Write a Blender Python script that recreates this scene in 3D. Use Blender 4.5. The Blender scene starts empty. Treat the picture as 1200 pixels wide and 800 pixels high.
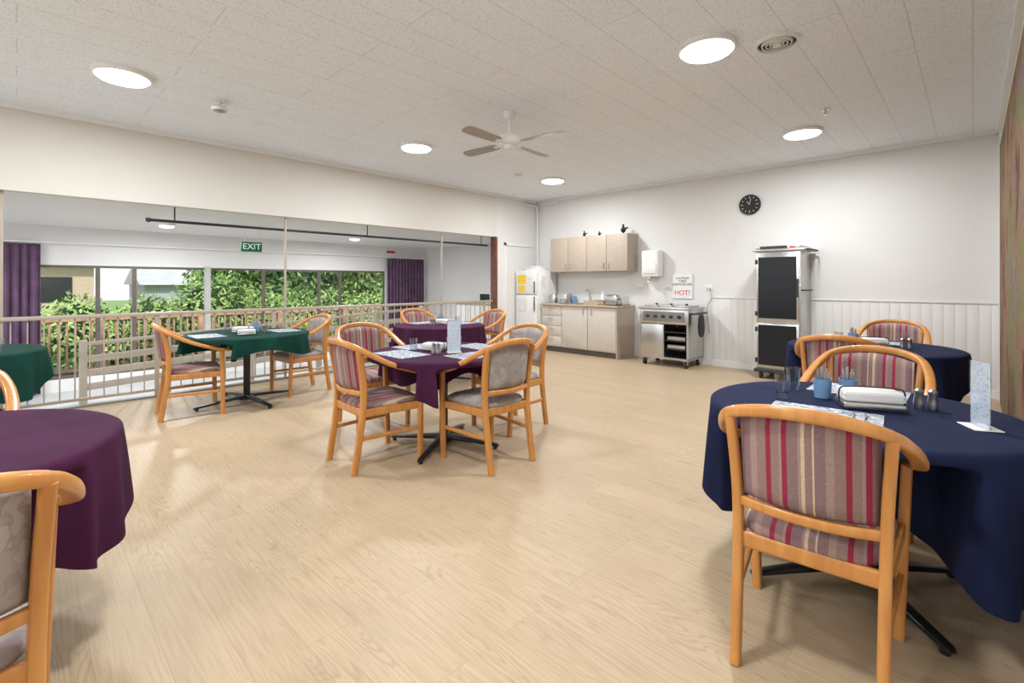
import bpy, bmesh, math, random
from mathutils import Vector, Matrix
random.seed(7)
scene = bpy.context.scene
COL = scene.collection
R = math.radians

# ------------------------------------------------------------------ materials
def new_mat(name):
    m = bpy.data.materials.new(name); m.use_nodes = True
    nt = m.node_tree
    b = nt.nodes['Principled BSDF']
    return m, nt, b

def simple(name, col, rough=0.5, metal=0.0, noise=0.06, nscale=8.0, spec=0.5, coat=0.0):
    m, nt, b = new_mat(name)
    b.inputs['Roughness'].default_value = rough
    b.inputs['Metallic'].default_value = metal
    b.inputs['Specular IOR Level'].default_value = spec
    b.inputs['Coat Weight'].default_value = coat
    tc = nt.nodes.new('ShaderNodeTexCoord')
    n = nt.nodes.new('ShaderNodeTexNoise'); n.inputs['Scale'].default_value = nscale
    n.inputs['Detail'].default_value = 3
    nt.links.new(tc.outputs['Object'], n.inputs['Vector'])
    r = nt.nodes.new('ShaderNodeValToRGB')
    r.color_ramp.elements[0].position = 0.3; r.color_ramp.elements[1].position = 0.7
    r.color_ramp.elements[0].color = tuple(c*(1-noise) for c in col)+(1,)
    r.color_ramp.elements[1].color = tuple(min(1,c*(1+noise)) for c in col)+(1,)
    nt.links.new(n.outputs['Fac'], r.inputs['Fac'])
    nt.links.new(r.outputs['Color'], b.inputs['Base Color'])
    return m

def emis(name, col, s):
    m, nt, b = new_mat(name)
    b.inputs['Base Color'].default_value = (*col,1)
    b.inputs['Emission Color'].default_value = (*col,1)
    b.inputs['Emission Strength'].default_value = s
    return m

def mat_floor():
    m, nt, b = new_mat('oak_vinyl_floor')
    N, L = nt.nodes.new, nt.links.new
    tc = N('ShaderNodeTexCoord')
    br = N('ShaderNodeTexBrick'); br.offset = 0.37
    br.inputs['Scale'].default_value = 1.0
    br.inputs['Brick Width'].default_value = 1.25
    br.inputs['Row Height'].default_value = 0.18
    br.inputs['Mortar Size'].default_value = 0.0012
    br.inputs['Color1'].default_value = (0.0,0.0,0.0,1)
    br.inputs['Color2'].default_value = (1,1,1,1)
    br.inputs['Mortar'].default_value = (0.5,0.5,0.5,1)
    L(tc.outputs['Object'], br.inputs['Vector'])
    sh = N('ShaderNodeVectorMath'); sh.operation='MULTIPLY'
    L(br.outputs['Color'], sh.inputs[0]); sh.inputs[1].default_value=(5.1,2.7,0.0)
    ad = N('ShaderNodeVectorMath'); ad.operation='ADD'
    L(tc.outputs['Object'], ad.inputs[0]); L(sh.outputs[0], ad.inputs[1])
    # low frequency field whose iso-lines make the cathedral grain
    mp = N('ShaderNodeMapping'); mp.inputs['Scale'].default_value=(1.3,10.0,1)
    L(ad.outputs[0], mp.inputs['Vector'])
    n1 = N('ShaderNodeTexNoise'); n1.inputs['Scale'].default_value=1.0; n1.inputs['Detail'].default_value=1.0; n1.inputs['Roughness'].default_value=0.3
    L(mp.outputs[0], n1.inputs['Vector'])
    k = N('ShaderNodeMath'); k.operation='MULTIPLY'; k.inputs[1].default_value=22.0; L(n1.outputs['Fac'], k.inputs[0])
    fr = N('ShaderNodeMath'); fr.operation='FRACT'; L(k.outputs[0], fr.inputs[0])
    r1 = N('ShaderNodeValToRGB')
    c0=(0.405,0.300,0.188,1); c1=(0.50,0.385,0.255,1)
    r1.color_ramp.elements[0].position=0.0; r1.color_ramp.elements[0].color=c1
    r1.color_ramp.elements[1].position=1.0; r1.color_ramp.elements[1].color=c1
    e=r1.color_ramp.elements.new(0.5); e.color=c1
    e=r1.color_ramp.elements.new(0.82); e.color=c0
    L(fr.outputs[0], r1.inputs['Fac'])
    # mask so rings show only in patches
    n3 = N('ShaderNodeTexNoise'); n3.inputs['Scale'].default_value=1.3; n3.inputs['Detail'].default_value=2
    L(ad.outputs[0], n3.inputs['Vector'])
    rm = N('ShaderNodeValToRGB'); rm.color_ramp.elements[0].position=0.42; rm.color_ramp.elements[1].position=0.62
    rm.color_ramp.elements[0].color=(0.15,0.15,0.15,1); rm.color_ramp.elements[1].color=(0.85,0.85,0.85,1)
    L(n3.outputs['Fac'], rm.inputs['Fac'])
    mm = N('ShaderNodeMix'); mm.data_type='RGBA'; L(rm.outputs['Color'], mm.inputs['Factor'])
    mm.inputs['A'].default_value=(0.488,0.373,0.245,1); L(r1.outputs['Color'], mm.inputs['B'])
    mp2 = N('ShaderNodeMapping'); mp2.inputs['Scale'].default_value=(4,95,1)
    L(ad.outputs[0], mp2.inputs['Vector'])
    ns = N('ShaderNodeTexNoise'); ns.inputs['Scale'].default_value=1.0; ns.inputs['Detail'].default_value=4
    L(mp2.outputs[0], ns.inputs['Vector'])
    r2 = N('ShaderNodeValToRGB')
    r2.color_ramp.elements[0].position=0.35; r2.color_ramp.elements[0].color=(0.85,0.84,0.82,1)
    r2.color_ramp.elements[1].position=0.6; r2.color_ramp.elements[1].color=(1,1,1,1)
    L(ns.outputs['Fac'], r2.inputs['Fac'])
    mx = N('ShaderNodeMix'); mx.data_type='RGBA'; mx.blend_type='MULTIPLY'; mx.inputs['Factor'].default_value=0.8
    L(mm.outputs['Result'], mx.inputs['A']); L(r2.outputs['Color'], mx.inputs['B'])
    r3 = N('ShaderNodeValToRGB')
    r3.color_ramp.elements[0].color=(0.95,0.945,0.94,1); r3.color_ramp.elements[1].color=(1.03,1.03,1.03,1)
    L(br.outputs['Color'], r3.inputs['Fac'])
    mx2 = N('ShaderNodeMix'); mx2.data_type='RGBA'; mx2.blend_type='MULTIPLY'; mx2.inputs['Factor'].default_value=1
    L(mx.outputs['Result'], mx2.inputs['A']); L(r3.outputs['Color'], mx2.inputs['B'])
    mx3 = N('ShaderNodeMix'); mx3.data_type='RGBA'; mx3.blend_type='MULTIPLY'
    mf = N('ShaderNodeMath'); mf.operation='MULTIPLY'; mf.inputs[1].default_value=0.35
    L(br.outputs['Fac'], mf.inputs[0]); L(mf.outputs[0], mx3.inputs['Factor'])
    L(mx2.outputs['Result'], mx3.inputs['A']); mx3.inputs['B'].default_value=(0.5,0.42,0.34,1)
    L(mx3.outputs['Result'], b.inputs['Base Color'])
    b.inputs['Roughness'].default_value=0.44
    b.inputs['Specular IOR Level'].default_value=0.35
    return m

def mat_ceiling():
    m, nt, b = new_mat('perforated_ceiling')
    N, L = nt.nodes.new, nt.links.new
    tc = N('ShaderNodeTexCoord')
    vo = N('ShaderNodeTexVoronoi'); vo.inputs['Scale'].default_value=52; vo.inputs['Randomness'].default_value=0.7
    L(tc.outputs['Object'], vo.inputs['Vector'])
    r = N('ShaderNodeValToRGB')
    r.color_ramp.elements[0].position=0.16; r.color_ramp.elements[0].color=(0.58,0.63,0.69,1)
    r.color_ramp.elements[1].position=0.34; r.color_ramp.elements[1].color=(0.85,0.905,0.97,1)
    L(vo.outputs['Distance'], r.inputs['Fac'])
    mp = N('ShaderNodeMapping'); mp.inputs['Rotation'].default_value=(0,0,R(90))
    L(tc.outputs['Object'], mp.inputs['Vector'])
    br = N('ShaderNodeTexBrick'); br.offset=0.5
    br.inputs['Scale'].default_value=1.0; br.inputs['Brick Width'].default_value=1.8
    br.inputs['Row Height'].default_value=0.30; br.inputs['Mortar Size'].default_value=0.003
    br.inputs['Color1'].default_value=(0.985,0.985,0.985,1); br.inputs['Color2'].default_value=(1,1,1,1)
    br.inputs['Mortar'].default_value=(0.74,0.74,0.75,1)
    L(mp.outputs[0], br.inputs['Vector'])
    mx = N('ShaderNodeMix'); mx.data_type='RGBA'; mx.blend_type='MULTIPLY'; mx.inputs['Factor'].default_value=1
    L(r.outputs['Color'], mx.inputs['A']); L(br.outputs['Color'], mx.inputs['B'])
    L(mx.outputs['Result'], b.inputs['Base Color'])
    b.inputs['Roughness'].default_value=0.9
    return m

def mat_stripes():
    m, nt, b = new_mat('striped_upholstery')
    N, L = nt.nodes.new, nt.links.new
    tc = N('ShaderNodeTexCoord'); sx = N('ShaderNodeSeparateXYZ'); L(tc.outputs['Object'], sx.inputs[0])
    m1 = N('ShaderNodeMath'); m1.operation='MULTIPLY_ADD'; m1.inputs[1].default_value=4.6; m1.inputs[2].default_value=20.62
    L(sx.outputs['X'], m1.inputs[0])
    m2 = N('ShaderNodeMath'); m2.operation='FRACT'; L(m1.outputs[0], m2.inputs[0])
    r = N('ShaderNodeValToRGB'); cr=r.color_ramp; cr.interpolation='CONSTANT'
    mauve=(0.26,0.165,0.15,1); dust=(0.225,0.14,0.145,1); burg=(0.27,0.015,0.05,1); cream=(0.58,0.43,0.31,1); rose=(0.33,0.22,0.195,1)
    cr.elements[0].position=0; cr.elements[0].color=mauve
    cr.elements[1].position=0.13; cr.elements[1].color=burg
    for p,c in ((0.20,mauve),(0.31,rose),(0.35,burg),(0.42,dust),(0.56,rose),(0.60,cream),(0.645,mauve),(0.74,cream),(0.765,dust),(0.9,rose)):
        e=cr.elements.new(p); e.color=c
    L(m2.outputs[0], r.inputs['Fac'])
    ns=N('ShaderNodeTexNoise'); ns.inputs['Scale'].default_value=160
    L(tc.outputs['Object'], ns.inputs['Vector'])
    mx=N('ShaderNodeMix'); mx.data_type='RGBA'; mx.blend_type='OVERLAY'; mx.inputs['Factor'].default_value=0.3
    L(r.outputs['Color'], mx.inputs['A']); L(ns.outputs['Fac'], mx.inputs['B'])
    L(mx.outputs['Result'], b.inputs['Base Color'])
    b.inputs['Roughness'].default_value=0.9; b.inputs['Sheen Weight'].default_value=0.05
    return m

def mat_leaf_fabric():
    m, nt, b = new_mat('leaf_pattern_upholstery')
    N, L = nt.nodes.new, nt.links.new
    tc = N('ShaderNodeTexCoord')
    vo=N('ShaderNodeTexVoronoi'); vo.inputs['Scale'].default_value=11; vo.inputs['Randomness'].default_value=1
    nz=N('ShaderNodeTexNoise'); nz.inputs['Scale'].default_value=14; nz.inputs['Detail'].default_value=3
    L(tc.outputs['Object'], nz.inputs['Vector'])
    ad=N('ShaderNodeVectorMath'); ad.operation='MULTIPLY_ADD'; L(nz.outputs['Color'], ad.inputs[0]); ad.inputs[1].default_value=(0.13,0.13,0.13); L(tc.outputs['Object'], ad.inputs[2])
    mp=N('ShaderNodeMapping'); mp.inputs['Rotation'].default_value=(0,R(35),0); mp.inputs['Scale'].default_value=(1.5,1,0.6)
    L(ad.outputs[0], mp.inputs[0]); L(mp.outputs[0], vo.inputs['Vector'])
    r=N('ShaderNodeValToRGB'); cr=r.color_ramp; cr.interpolation='CONSTANT'
    cr.elements[0].position=0; cr.elements[0].color=(0.38,0.345,0.325,1)
    cr.elements[1].position=0.33; cr.elements[1].color=(0.30,0.255,0.25,1)
    for p,c in ((0.40,(0.335,0.295,0.28,1)),(0.6,(0.29,0.245,0.24,1))):
        e=cr.elements.new(p); e.color=c
    L(vo.outputs['Distance'], r.inputs['Fac']); L(r.outputs['Color'], b.inputs['Base Color'])
    b.inputs['Roughness'].default_value=0.9; b.inputs['Sheen Weight'].default_value=0.05
    return m

def mat_wood():
    m, nt, b = new_mat('honey_beech_wood')
    N, L = nt.nodes.new, nt.links.new
    tc=N('ShaderNodeTexCoord'); mp=N('ShaderNodeMapping'); mp.inputs['Scale'].default_value=(30,30,4)
    L(tc.outputs['Object'], mp.inputs[0])
    ns=N('ShaderNodeTexNoise'); ns.inputs['Scale'].default_value=1; ns.inputs['Detail'].default_value=4
    L(mp.outputs[0], ns.inputs['Vector'])
    r=N('ShaderNodeValToRGB')
    r.color_ramp.elements[0].position=0.3; r.color_ramp.elements[0].color=(0.49,0.20,0.047,1)
    r.color_ramp.elements[1].position=0.7; r.color_ramp.elements[1].color=(0.61,0.28,0.075,1)
    L(ns.outputs['Fac'], r.inputs['Fac']); L(r.outputs['Color'], b.inputs['Base Color'])
    b.inputs['Roughness'].default_value=0.32; b.inputs['Coat Weight'].default_value=0.2
    return m

def mat_mural():
    m, nt, b = new_mat('forest_mural')
    N, L = nt.nodes.new, nt.links.new
    tc=N('ShaderNodeTexCoord'); mp=N('ShaderNodeMapping'); mp.inputs['Scale'].default_value=(1,1.3,0.8)
    L(tc.outputs['Object'], mp.inputs[0])
    ns=N('ShaderNodeTexNoise'); ns.inputs['Scale'].default_value=2.0; ns.inputs['Detail'].default_value=8; ns.inputs['Roughness'].default_value=0.65
    L(mp.outputs[0], ns.inputs['Vector'])
    r=N('ShaderNodeValToRGB'); cr=r.color_ramp
    cr.elements[0].position=0.3; cr.elements[0].color=(0.04,0.02,0.02,1)
    cr.elements[1].position=0.72; cr.elements[1].color=(0.24,0.08,0.06,1)
    for p,c in ((0.40,(0.16,0.06,0.05,1)),(0.46,(0.30,0.15,0.10,1)),(0.50,(0.12,0.14,0.05,1)),(0.54,(0.20,0.20,0.07,1)),(0.58,(0.20,0.09,0.14,1)),(0.65,(0.30,0.19,0.20,1))):
        e=cr.elements.new(p); e.color=c
    L(ns.outputs['Fac'], r.inputs['Fac']); L(r.outputs['Color'], b.inputs['Base Color'])
    b.inputs['Roughness'].default_value=0.8; b.inputs['Specular IOR Level'].default_value=0.15
    return m

def mat_print(name, base, ink, scale=60, thr=0.5):
    m, nt, b = new_mat(name)
    N, L = nt.nodes.new, nt.links.new
    tc=N('ShaderNodeTexCoord'); mp=N('ShaderNodeMapping'); mp.inputs['Scale'].default_value=(1,2.2,2.2)
    L(tc.outputs['Object'], mp.inputs[0])
    ns=N('ShaderNodeTexNoise'); ns.inputs['Scale'].default_value=scale; ns.inputs['Detail'].default_value=2
    L(mp.outputs[0], ns.inputs['Vector'])
    r=N('ShaderNodeValToRGB'); cr=r.color_ramp; cr.interpolation='CONSTANT'
    cr.elements[0].position=0; cr.elements[0].color=(*base,1); cr.elements[1].position=thr; cr.elements[1].color=(*ink,1)
    L(ns.outputs['Fac'], r.inputs['Fac']); L(r.outputs['Color'], b.inputs['Base Color'])
    b.inputs['Roughness'].default_value=0.5
    return m

def mat_cloth(name, c):
    m, nt, b = new_mat(name)
    N, L = nt.nodes.new, nt.links.new
    tc=N('ShaderNodeTexCoord'); ns=N('ShaderNodeTexNoise'); ns.inputs['Scale'].default_value=5; ns.inputs['Detail'].default_value=3
    L(tc.outputs['Object'], ns.inputs['Vector'])
    r=N('ShaderNodeValToRGB'); r.color_ramp.elements[0].position=.3; r.color_ramp.elements[1].position=.7
    r.color_ramp.elements[0].color=tuple(x*0.8 for x in c)+(1,); r.color_ramp.elements[1].color=tuple(x*1.25 for x in c)+(1,)
    L(ns.outputs['Fac'], r.inputs['Fac']); L(r.outputs['Color'], b.inputs['Base Color'])
    b.inputs['Roughness'].default_value=0.85; b.inputs['Specular IOR Level'].default_value=0.15
    bp=N('ShaderNodeBump'); bp.inputs['Strength'].default_value=0.3; bp.inputs['Distance'].default_value=0.012
    L(ns.outputs['Fac'], bp.inputs['Height']); L(bp.outputs[0], b.inputs['Normal'])
    return m

def mat_leaves(name, dark, light, sc=2.5):
    m, nt, b = new_mat(name)
    N, L = nt.nodes.new, nt.links.new
    tc=N('ShaderNodeTexCoord'); ns=N('ShaderNodeTexNoise'); ns.inputs['Scale'].default_value=sc; ns.inputs['Detail'].default_value=5
    L(tc.outputs['Object'], ns.inputs['Vector'])
    r=N('ShaderNodeValToRGB'); r.color_ramp.elements[0].position=.35; r.color_ramp.elements[1].position=.65
    r.color_ramp.elements[0].color=(*dark,1); r.color_ramp.elements[1].color=(*light,1)
    L(ns.outputs['Fac'], r.inputs['Fac']); L(r.outputs['Color'], b.inputs['Base Color'])
    b.inputs['Roughness'].default_value=0.6
    return m

def mat_glass_clear(name, tint=(0.9,0.95,1.0), lo=0.03, hi=0.4):
    m, nt, b = new_mat(name)
    N, L = nt.nodes.new, nt.links.new
    nt.nodes.remove(b)
    out=[n for n in nt.nodes if n.type=='OUTPUT_MATERIAL'][0]
    t=N('ShaderNodeBsdfTransparent'); t.inputs[0].default_value=(*tint,1)
    g=N('ShaderNodeBsdfGlossy'); g.inputs['Roughness'].default_value=0.05
    lw=N('ShaderNodeLayerWeight'); lw.inputs['Blend'].default_value=0.3
    mr=N('ShaderNodeMapRange'); mr.inputs['To Min'].default_value=lo; mr.inputs['To Max'].default_value=hi
    L(lw.outputs['Facing'], mr.inputs['Value'])
    mx=N('ShaderNodeMixShader'); L(mr.outputs['Result'], mx.inputs[0]); L(t.outputs[0], mx.inputs[1]); L(g.outputs[0], mx.inputs[2])
    L(mx.outputs[0], out.inputs['Surface'])
    return m

M = {}
M['floor']=mat_floor(); M['ceil']=mat_ceiling(); M['stripe']=mat_stripes(); M['leaf']=mat_leaf_fabric()
M['wood']=mat_wood(); M['mural']=mat_mural()
M['wall']=simple('wall_white_paint',(0.73,0.72,0.705),0.7,noise=0.012,nscale=2)
M['wallc']=simple('wall_cream_paint',(0.69,0.665,0.615),0.7,noise=0.012,nscale=2)
M['trim']=simple('trim_white_gloss',(0.80,0.80,0.79),0.5,noise=0.01)
M['lowfloor']=simple('concrete_floor',(0.45,0.45,0.44),0.45,noise=0.1,nscale=3)
M['cream']=simple('cream_rail_paint',(0.42,0.36,0.29),0.45,noise=0.05)
M['black']=simple('black_metal',(0.012,0.012,0.014),0.35,noise=0.2)
M['blackpl']=simple('black_plastic',(0.02,0.02,0.02),0.5,noise=0.2)
M['steel']=simple('stainless_steel',(0.56,0.56,0.55),0.3,1.0,noise=0.08,nscale=4)
M['steeld']=simple('stainless_dark',(0.35,0.35,0.35),0.3,1.0,noise=0.08,nscale=4)
M['white']=simple('white_plastic',(0.78,0.78,0.77),0.35,noise=0.02)
M['fridge']=simple('fridge_white',(0.76,0.76,0.75),0.3,noise=0.02)
M['lam']=simple('beige_laminate',(0.44,0.365,0.295),0.45,noise=0.06,nscale=20)
M['lam2']=simple('light_laminate',(0.56,0.51,0.45),0.45,noise=0.04,nscale=20)
M['top']=simple('worktop_laminate',(0.46,0.35,0.25),0.35,noise=0.1,nscale=40)
M['navy']=mat_cloth('navy_cloth',(0.009,0.014,0.048))
M['plum']=mat_cloth('plum_cloth',(0.050,0.010,0.038))
M['green']=mat_cloth('dark_green_cloth',(0.004,0.038,0.029))
M['curt']=mat_cloth('purple_curtain_cloth',(0.13,0.075,0.13))
M['paper']=mat_print('printed_placemat',(0.55,0.58,0.62),(0.13,0.18,0.26),38,0.50)
M['menu']=mat_print('printed_menu',(0.78,0.81,0.86),(0.50,0.57,0.70),50,0.60)
M['note']=mat_print('printed_notice',(0.78,0.78,0.76),(0.3,0.3,0.3),70,0.62)
M['yellow']=mat_print('yellow_notice',(0.85,0.62,0.05),(0.6,0.35,0.02),40,0.6)
M['glass']=mat_glass_clear('tumbler_glass',(0.92,0.94,0.96),0.04,0.45)
M['wglass']=mat_glass_clear('window_glass',(0.97,0.98,0.98),0.02,0.2)
M['acry']=mat_glass_clear('acrylic_clear',(0.93,0.95,0.97),0.03,0.25)
M['blue']=simple('blue_plastic',(0.16,0.30,0.52),0.4)
M['red']=simple('red_paint',(0.6,0.02,0.02),0.5)
M['exitg']=simple('exit_green',(0.0,0.22,0.10),0.4)
M['txt']=emis('sign_text_white',(0.9,0.9,0.9),0.3)
M['bronze']=simple('bronze_frame',(0.11,0.095,0.08),0.45,noise=0.1)
M['brick']=simple('red_brown_trim',(0.16,0.05,0.035),0.6,noise=0.3,nscale=20)
M['timber']=simple('outdoor_timber',(0.42,0.26,0.17),0.7,noise=0.25,nscale=10)
M['grass']=simple('lawn_ground',(0.17,0.27,0.08),0.9,noise=0.3,nscale=3)
M['foliage']=mat_leaves('foliage_bright',(0.15,0.28,0.07),(0.46,0.62,0.20))
M['foliage2']=mat_leaves('foliage_dark',(0.06,0.14,0.04),(0.24,0.40,0.12))
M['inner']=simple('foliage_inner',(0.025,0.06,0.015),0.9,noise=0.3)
M['bark']=simple('bark',(0.12,0.08,0.055),0.9,noise=0.3,nscale=20)
M['stucco']=simple('house_render',(0.55,0.43,0.32),0.8)
M['roof']=simple('roof_metal',(0.35,0.30,0.28),0.6)
M['truck']=simple('shed_panel',(0.45,0.48,0.50),0.4)
M['dark']=simple('dark_glass',(0.02,0.025,0.03),0.12,noise=0.1)
M['darkdoor']=simple('dark_oven_door_glass',(0.012,0.014,0.017),0.25,noise=0.1,spec=0.3)
M['lamp']=emis('led_diffuser',(1.0,0.99,0.97),9.0)
M['blade']=simple('fan_blade',(0.36,0.33,0.30),0.45,noise=0.05)
M['dial']=simple('dial_black',(0.01,0.01,0.01),0.4)

# ------------------------------------------------------------------ mesh helpers
def finish(name, bm, mats, loc=(0,0,0), rot=0.0, parent=None, smooth=True, angle=35):
    bmesh.ops.recalc_face_normals(bm, faces=bm.faces[:])
    me = bpy.data.meshes.new(name); bm.to_mesh(me); bm.free()
    for m in mats: me.materials.append(m)
    if smooth:
        me.polygons.foreach_set('use_smooth',[True]*len(me.polygons))
        try: me.set_sharp_from_angle(angle=R(angle))
        except Exception: pass
    o = bpy.data.objects.new(name, me); COL.objects.link(o)
    o.location=loc; o.rotation_euler=(0,0,rot)
    if parent: o.parent=parent
    return o

def empty(name, loc=(0,0,0), rot=0.0):
    e=bpy.data.objects.new(name,None); COL.objects.link(e); e.location=loc; e.rotation_euler=(0,0,rot)
    e.empty_display_size=0.1
    return e

def box(bm, x0,x1,y0,y1,z0,z1, mat=0, bev=0.0, M4=None):
    r = bmesh.ops.create_cube(bm, size=1.0)
    vs = r['verts']
    for v in vs:
        v.co = Vector(((x0+x1)/2+v.co.x*(x1-x0),(y0+y1)/2+v.co.y*(y1-y0),(z0+z1)/2+v.co.z*(z1-z0)))
    fs=set(f for v in vs for f in v.link_faces)
    for f in fs: f.material_index=mat
    if bev>0:
        es=list(set(e for v in vs for e in v.link_edges))
        rr=bmesh.ops.bevel(bm, geom=es, offset=bev, segments=2, affect='EDGES', profile=0.5)
        for f in rr['faces']: f.material_index=mat
        vs=list(set(v for f in rr['faces'] for v in f.verts))
    if M4 is not None:
        bmesh.ops.transform(bm, matrix=M4, verts=vs)
    return vs

def ring_loft(bm, rings, mat=0, cap=True, closed=False):
    vr=[[bm.verts.new(p) for p in ring] for ring in rings]
    n=len(vr[0]); k=len(vr)
    for i in range(k-1 + (1 if closed else 0)):
        a=vr[i]; b=vr[(i+1)%k]
        for j in range(n):
            f=bm.faces.new((a[j],a[(j+1)%n],b[(j+1)%n],b[j])); f.material_index=mat
    if cap and not closed:
        f=bm.faces.new(vr[0][::-1]); f.material_index=mat
        f=bm.faces.new(vr[-1]); f.material_index=mat
    return vr

def section(w,h,n=12,p=3.0):
    out=[]
    for i in range(n):
        a=2*math.pi*(i+0.5)/n
        c,s=math.cos(a),math.sin(a)
        out.append((math.copysign(abs(c)**(2/p),c)*w/2, math.copysign(abs(s)**(2/p),s)*h/2))
    return out

def sweep(bm, pts, w, h, mat=0, up=(0,0,1), n=12, p=3.0, closed=False):
    pts=[Vector(q) for q in pts]; up=Vector(up); rings=[]; k=len(pts)
    for i,q in enumerate(pts):
        if closed: T=(pts[(i+1)%k]-pts[i-1])
        else: T=(pts[min(i+1,k-1)]-pts[max(i-1,0)])
        T.normalize(); S=T.cross(up)
        if S.length<1e-5: S=Vector((1,0,0))
        S.normalize(); U=S.cross(T)
        ww=w[i] if isinstance(w,(list,tuple)) else w
        hh=h[i] if isinstance(h,(list,tuple)) else h
        rings.append([q+S*a+U*b for a,b in section(ww,hh,n,p)])
    ring_loft(bm,rings,mat,True,closed)

def catmull(pts, sub=6):
    P=[Vector(p) for p in pts]; out=[]
    for i in range(len(P)-1):
        p0=P[max(i-1,0)];p1=P[i];p2=P[i+1];p3=P[min(i+2,len(P)-1)]
        for s in range(sub):
            t=s/sub
            out.append(0.5*((2*p1)+(p2-p0)*t+(2*p0-5*p1+4*p2-p3)*t*t+(3*p1-p0-3*p2+p3)*t**3))
    out.append(P[-1]); return out

def lathe(bm, prof, c=(0,0,0), seg=24, mat=0, cap=True):
    c=Vector(c); rings=[]
    for r,z in prof:
        r=max(r,1e-4)
        rings.append([c+Vector((r*math.cos(2*math.pi*j/seg), r*math.sin(2*math.pi*j/seg), z)) for j in range(seg)])
    ring_loft(bm,rings,mat,cap)

def cyl(bm, p1, p2, r, mat=0, seg=16, r2=None):
    p1=Vector(p1);p2=Vector(p2); T=(p2-p1).normalized()
    up=Vector((0,0,1)) if abs(T.z)<0.9 else Vector((0,1,0))
    S=T.cross(up).normalized(); U=S.cross(T)
    r2=r if r2 is None else r2
    ring_loft(bm,[[p+S*rr*math.cos(2*math.pi*j/seg)+U*rr*math.sin(2*math.pi*j/seg) for j in range(seg)] for p,rr in ((p1,r),(p2,r2))],mat)

def boxobj(name,x0,x1,y0,y1,z0,z1,mat,bev=0.0,parent=None):
    bm=bmesh.new(); box(bm,x0,x1,y0,y1,z0,z1,0,bev)
    return finish(name,bm,[mat],smooth=bev>0,parent=parent)

def text(name, body, size, loc, rot, mat, parent=None, ext=0.001):
    c=bpy.data.curves.new(name,'FONT'); c.body=body; c.size=size; c.extrude=ext; c.align_x='CENTER'; c.align_y='CENTER'
    c.materials.append(mat)
    o=bpy.data.objects.new(name,c); COL.objects.link(o); o.location=loc; o.rotation_euler=rot
    if parent: o.parent=parent
    return o

# ------------------------------------------------------------------ room shell
XL, XR, YB, YN, H = -6.60, 0.225, 7.60, -4.0, 3.0
XF, ZL = -10.5, -0.45     # sunken sunroom far wall and floor level
ZO = 2.18                 # opening head
boxobj('floor', XL-0.12, XR+0.1, YN, YB+0.1, -0.12, 0.0, M['floor'])
boxobj('floor_sunroom', XF-0.1, XL-0.12, YN, YB+0.1, ZL-0.12, ZL, M['lowfloor'])
boxobj('trim_step_face', XL-0.15, XL-0.12, YN, YB, ZL, 0.0, M['trim'])
boxobj('trim_floor_edge', XL-0.15, XL-0.06, YN, 6.42, 0.0, 0.02, M['steeld'])
boxobj('ceiling', XL-0.12, XR+0.1, YN, YB+0.1, H, H+0.1, M['ceil'])
boxobj('ceiling_sunroom', XF-0.1, XL-0.12, YN, YB+0.1, ZO+0.02, ZO+0.12, M['trim'])
boxobj('wall_back', XF-0.1, XR+0.1, YB, YB+0.1, ZL, H, M['wall'])
boxobj('wall_right', XR, XR+0.1, YN, YB, 0, H, M['wallc'])
boxobj('wall_left_bulkhead', XL-0.12, XL, YN, 6.42, ZO, H, M['wallc'])
boxobj('wall_left', XL-0.12, XL, 6.42, YB, 0, H, M['wall'])
boxobj('trim_opening_jamb', XL-0.13, XL+0.012, 6.38, 6.43, 0.0, ZO, M['brick'])
boxobj('trim_cornice_back', XL, XR, YB-0.035, YB, H-0.045, H, M['trim'])
boxobj('trim_cornice_left', XL, XL+0.035, YN, YB, H-0.045, H, M['trim'])
boxobj('trim_cornice_right', XR-0.035, XR, YN, YB, H-0.045, H, M['trim'])
boxobj('trim_chair_rail', -2.95, XR, YB-0.02, YB, 1.055, 1.08, M['wall'], 0.005)
boxobj('baseboard_back', -2.95, XR, YB-0.025, YB, 0.0, 0.09, M['wall'])
boxobj('baseboard_left', XL, XL+0.015, 6.43, YB, 0.0, 0.09, M['trim'])
boxobj('trim_left_doorframe', XL, XL+0.02, 6.62, 6.67, 0, 2.08, M['trim'])
boxobj('trim_left_doorhead', XL, XL+0.02, 6.62, 7.45, 2.03, 2.08, M['trim'])
bm=bmesh.new()
x=-2.95
while x < XR-0.02:
    box(bm,x,min(x+0.0988,XR),YB-0.008,YB,0.09,1.055,0,0.001); x+=0.1
finish('wainscot_panel_trim',bm,[M['wall']])
boxobj('forest_mural', XR-0.014, XR-0.002, 2.6, 7.42, 0.0, 2.78, M['mural'])
boxobj('trim_mural_edge', XR-0.02, XR, 7.42, 7.47, 0.0, H-0.045, M['trim'])
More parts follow.
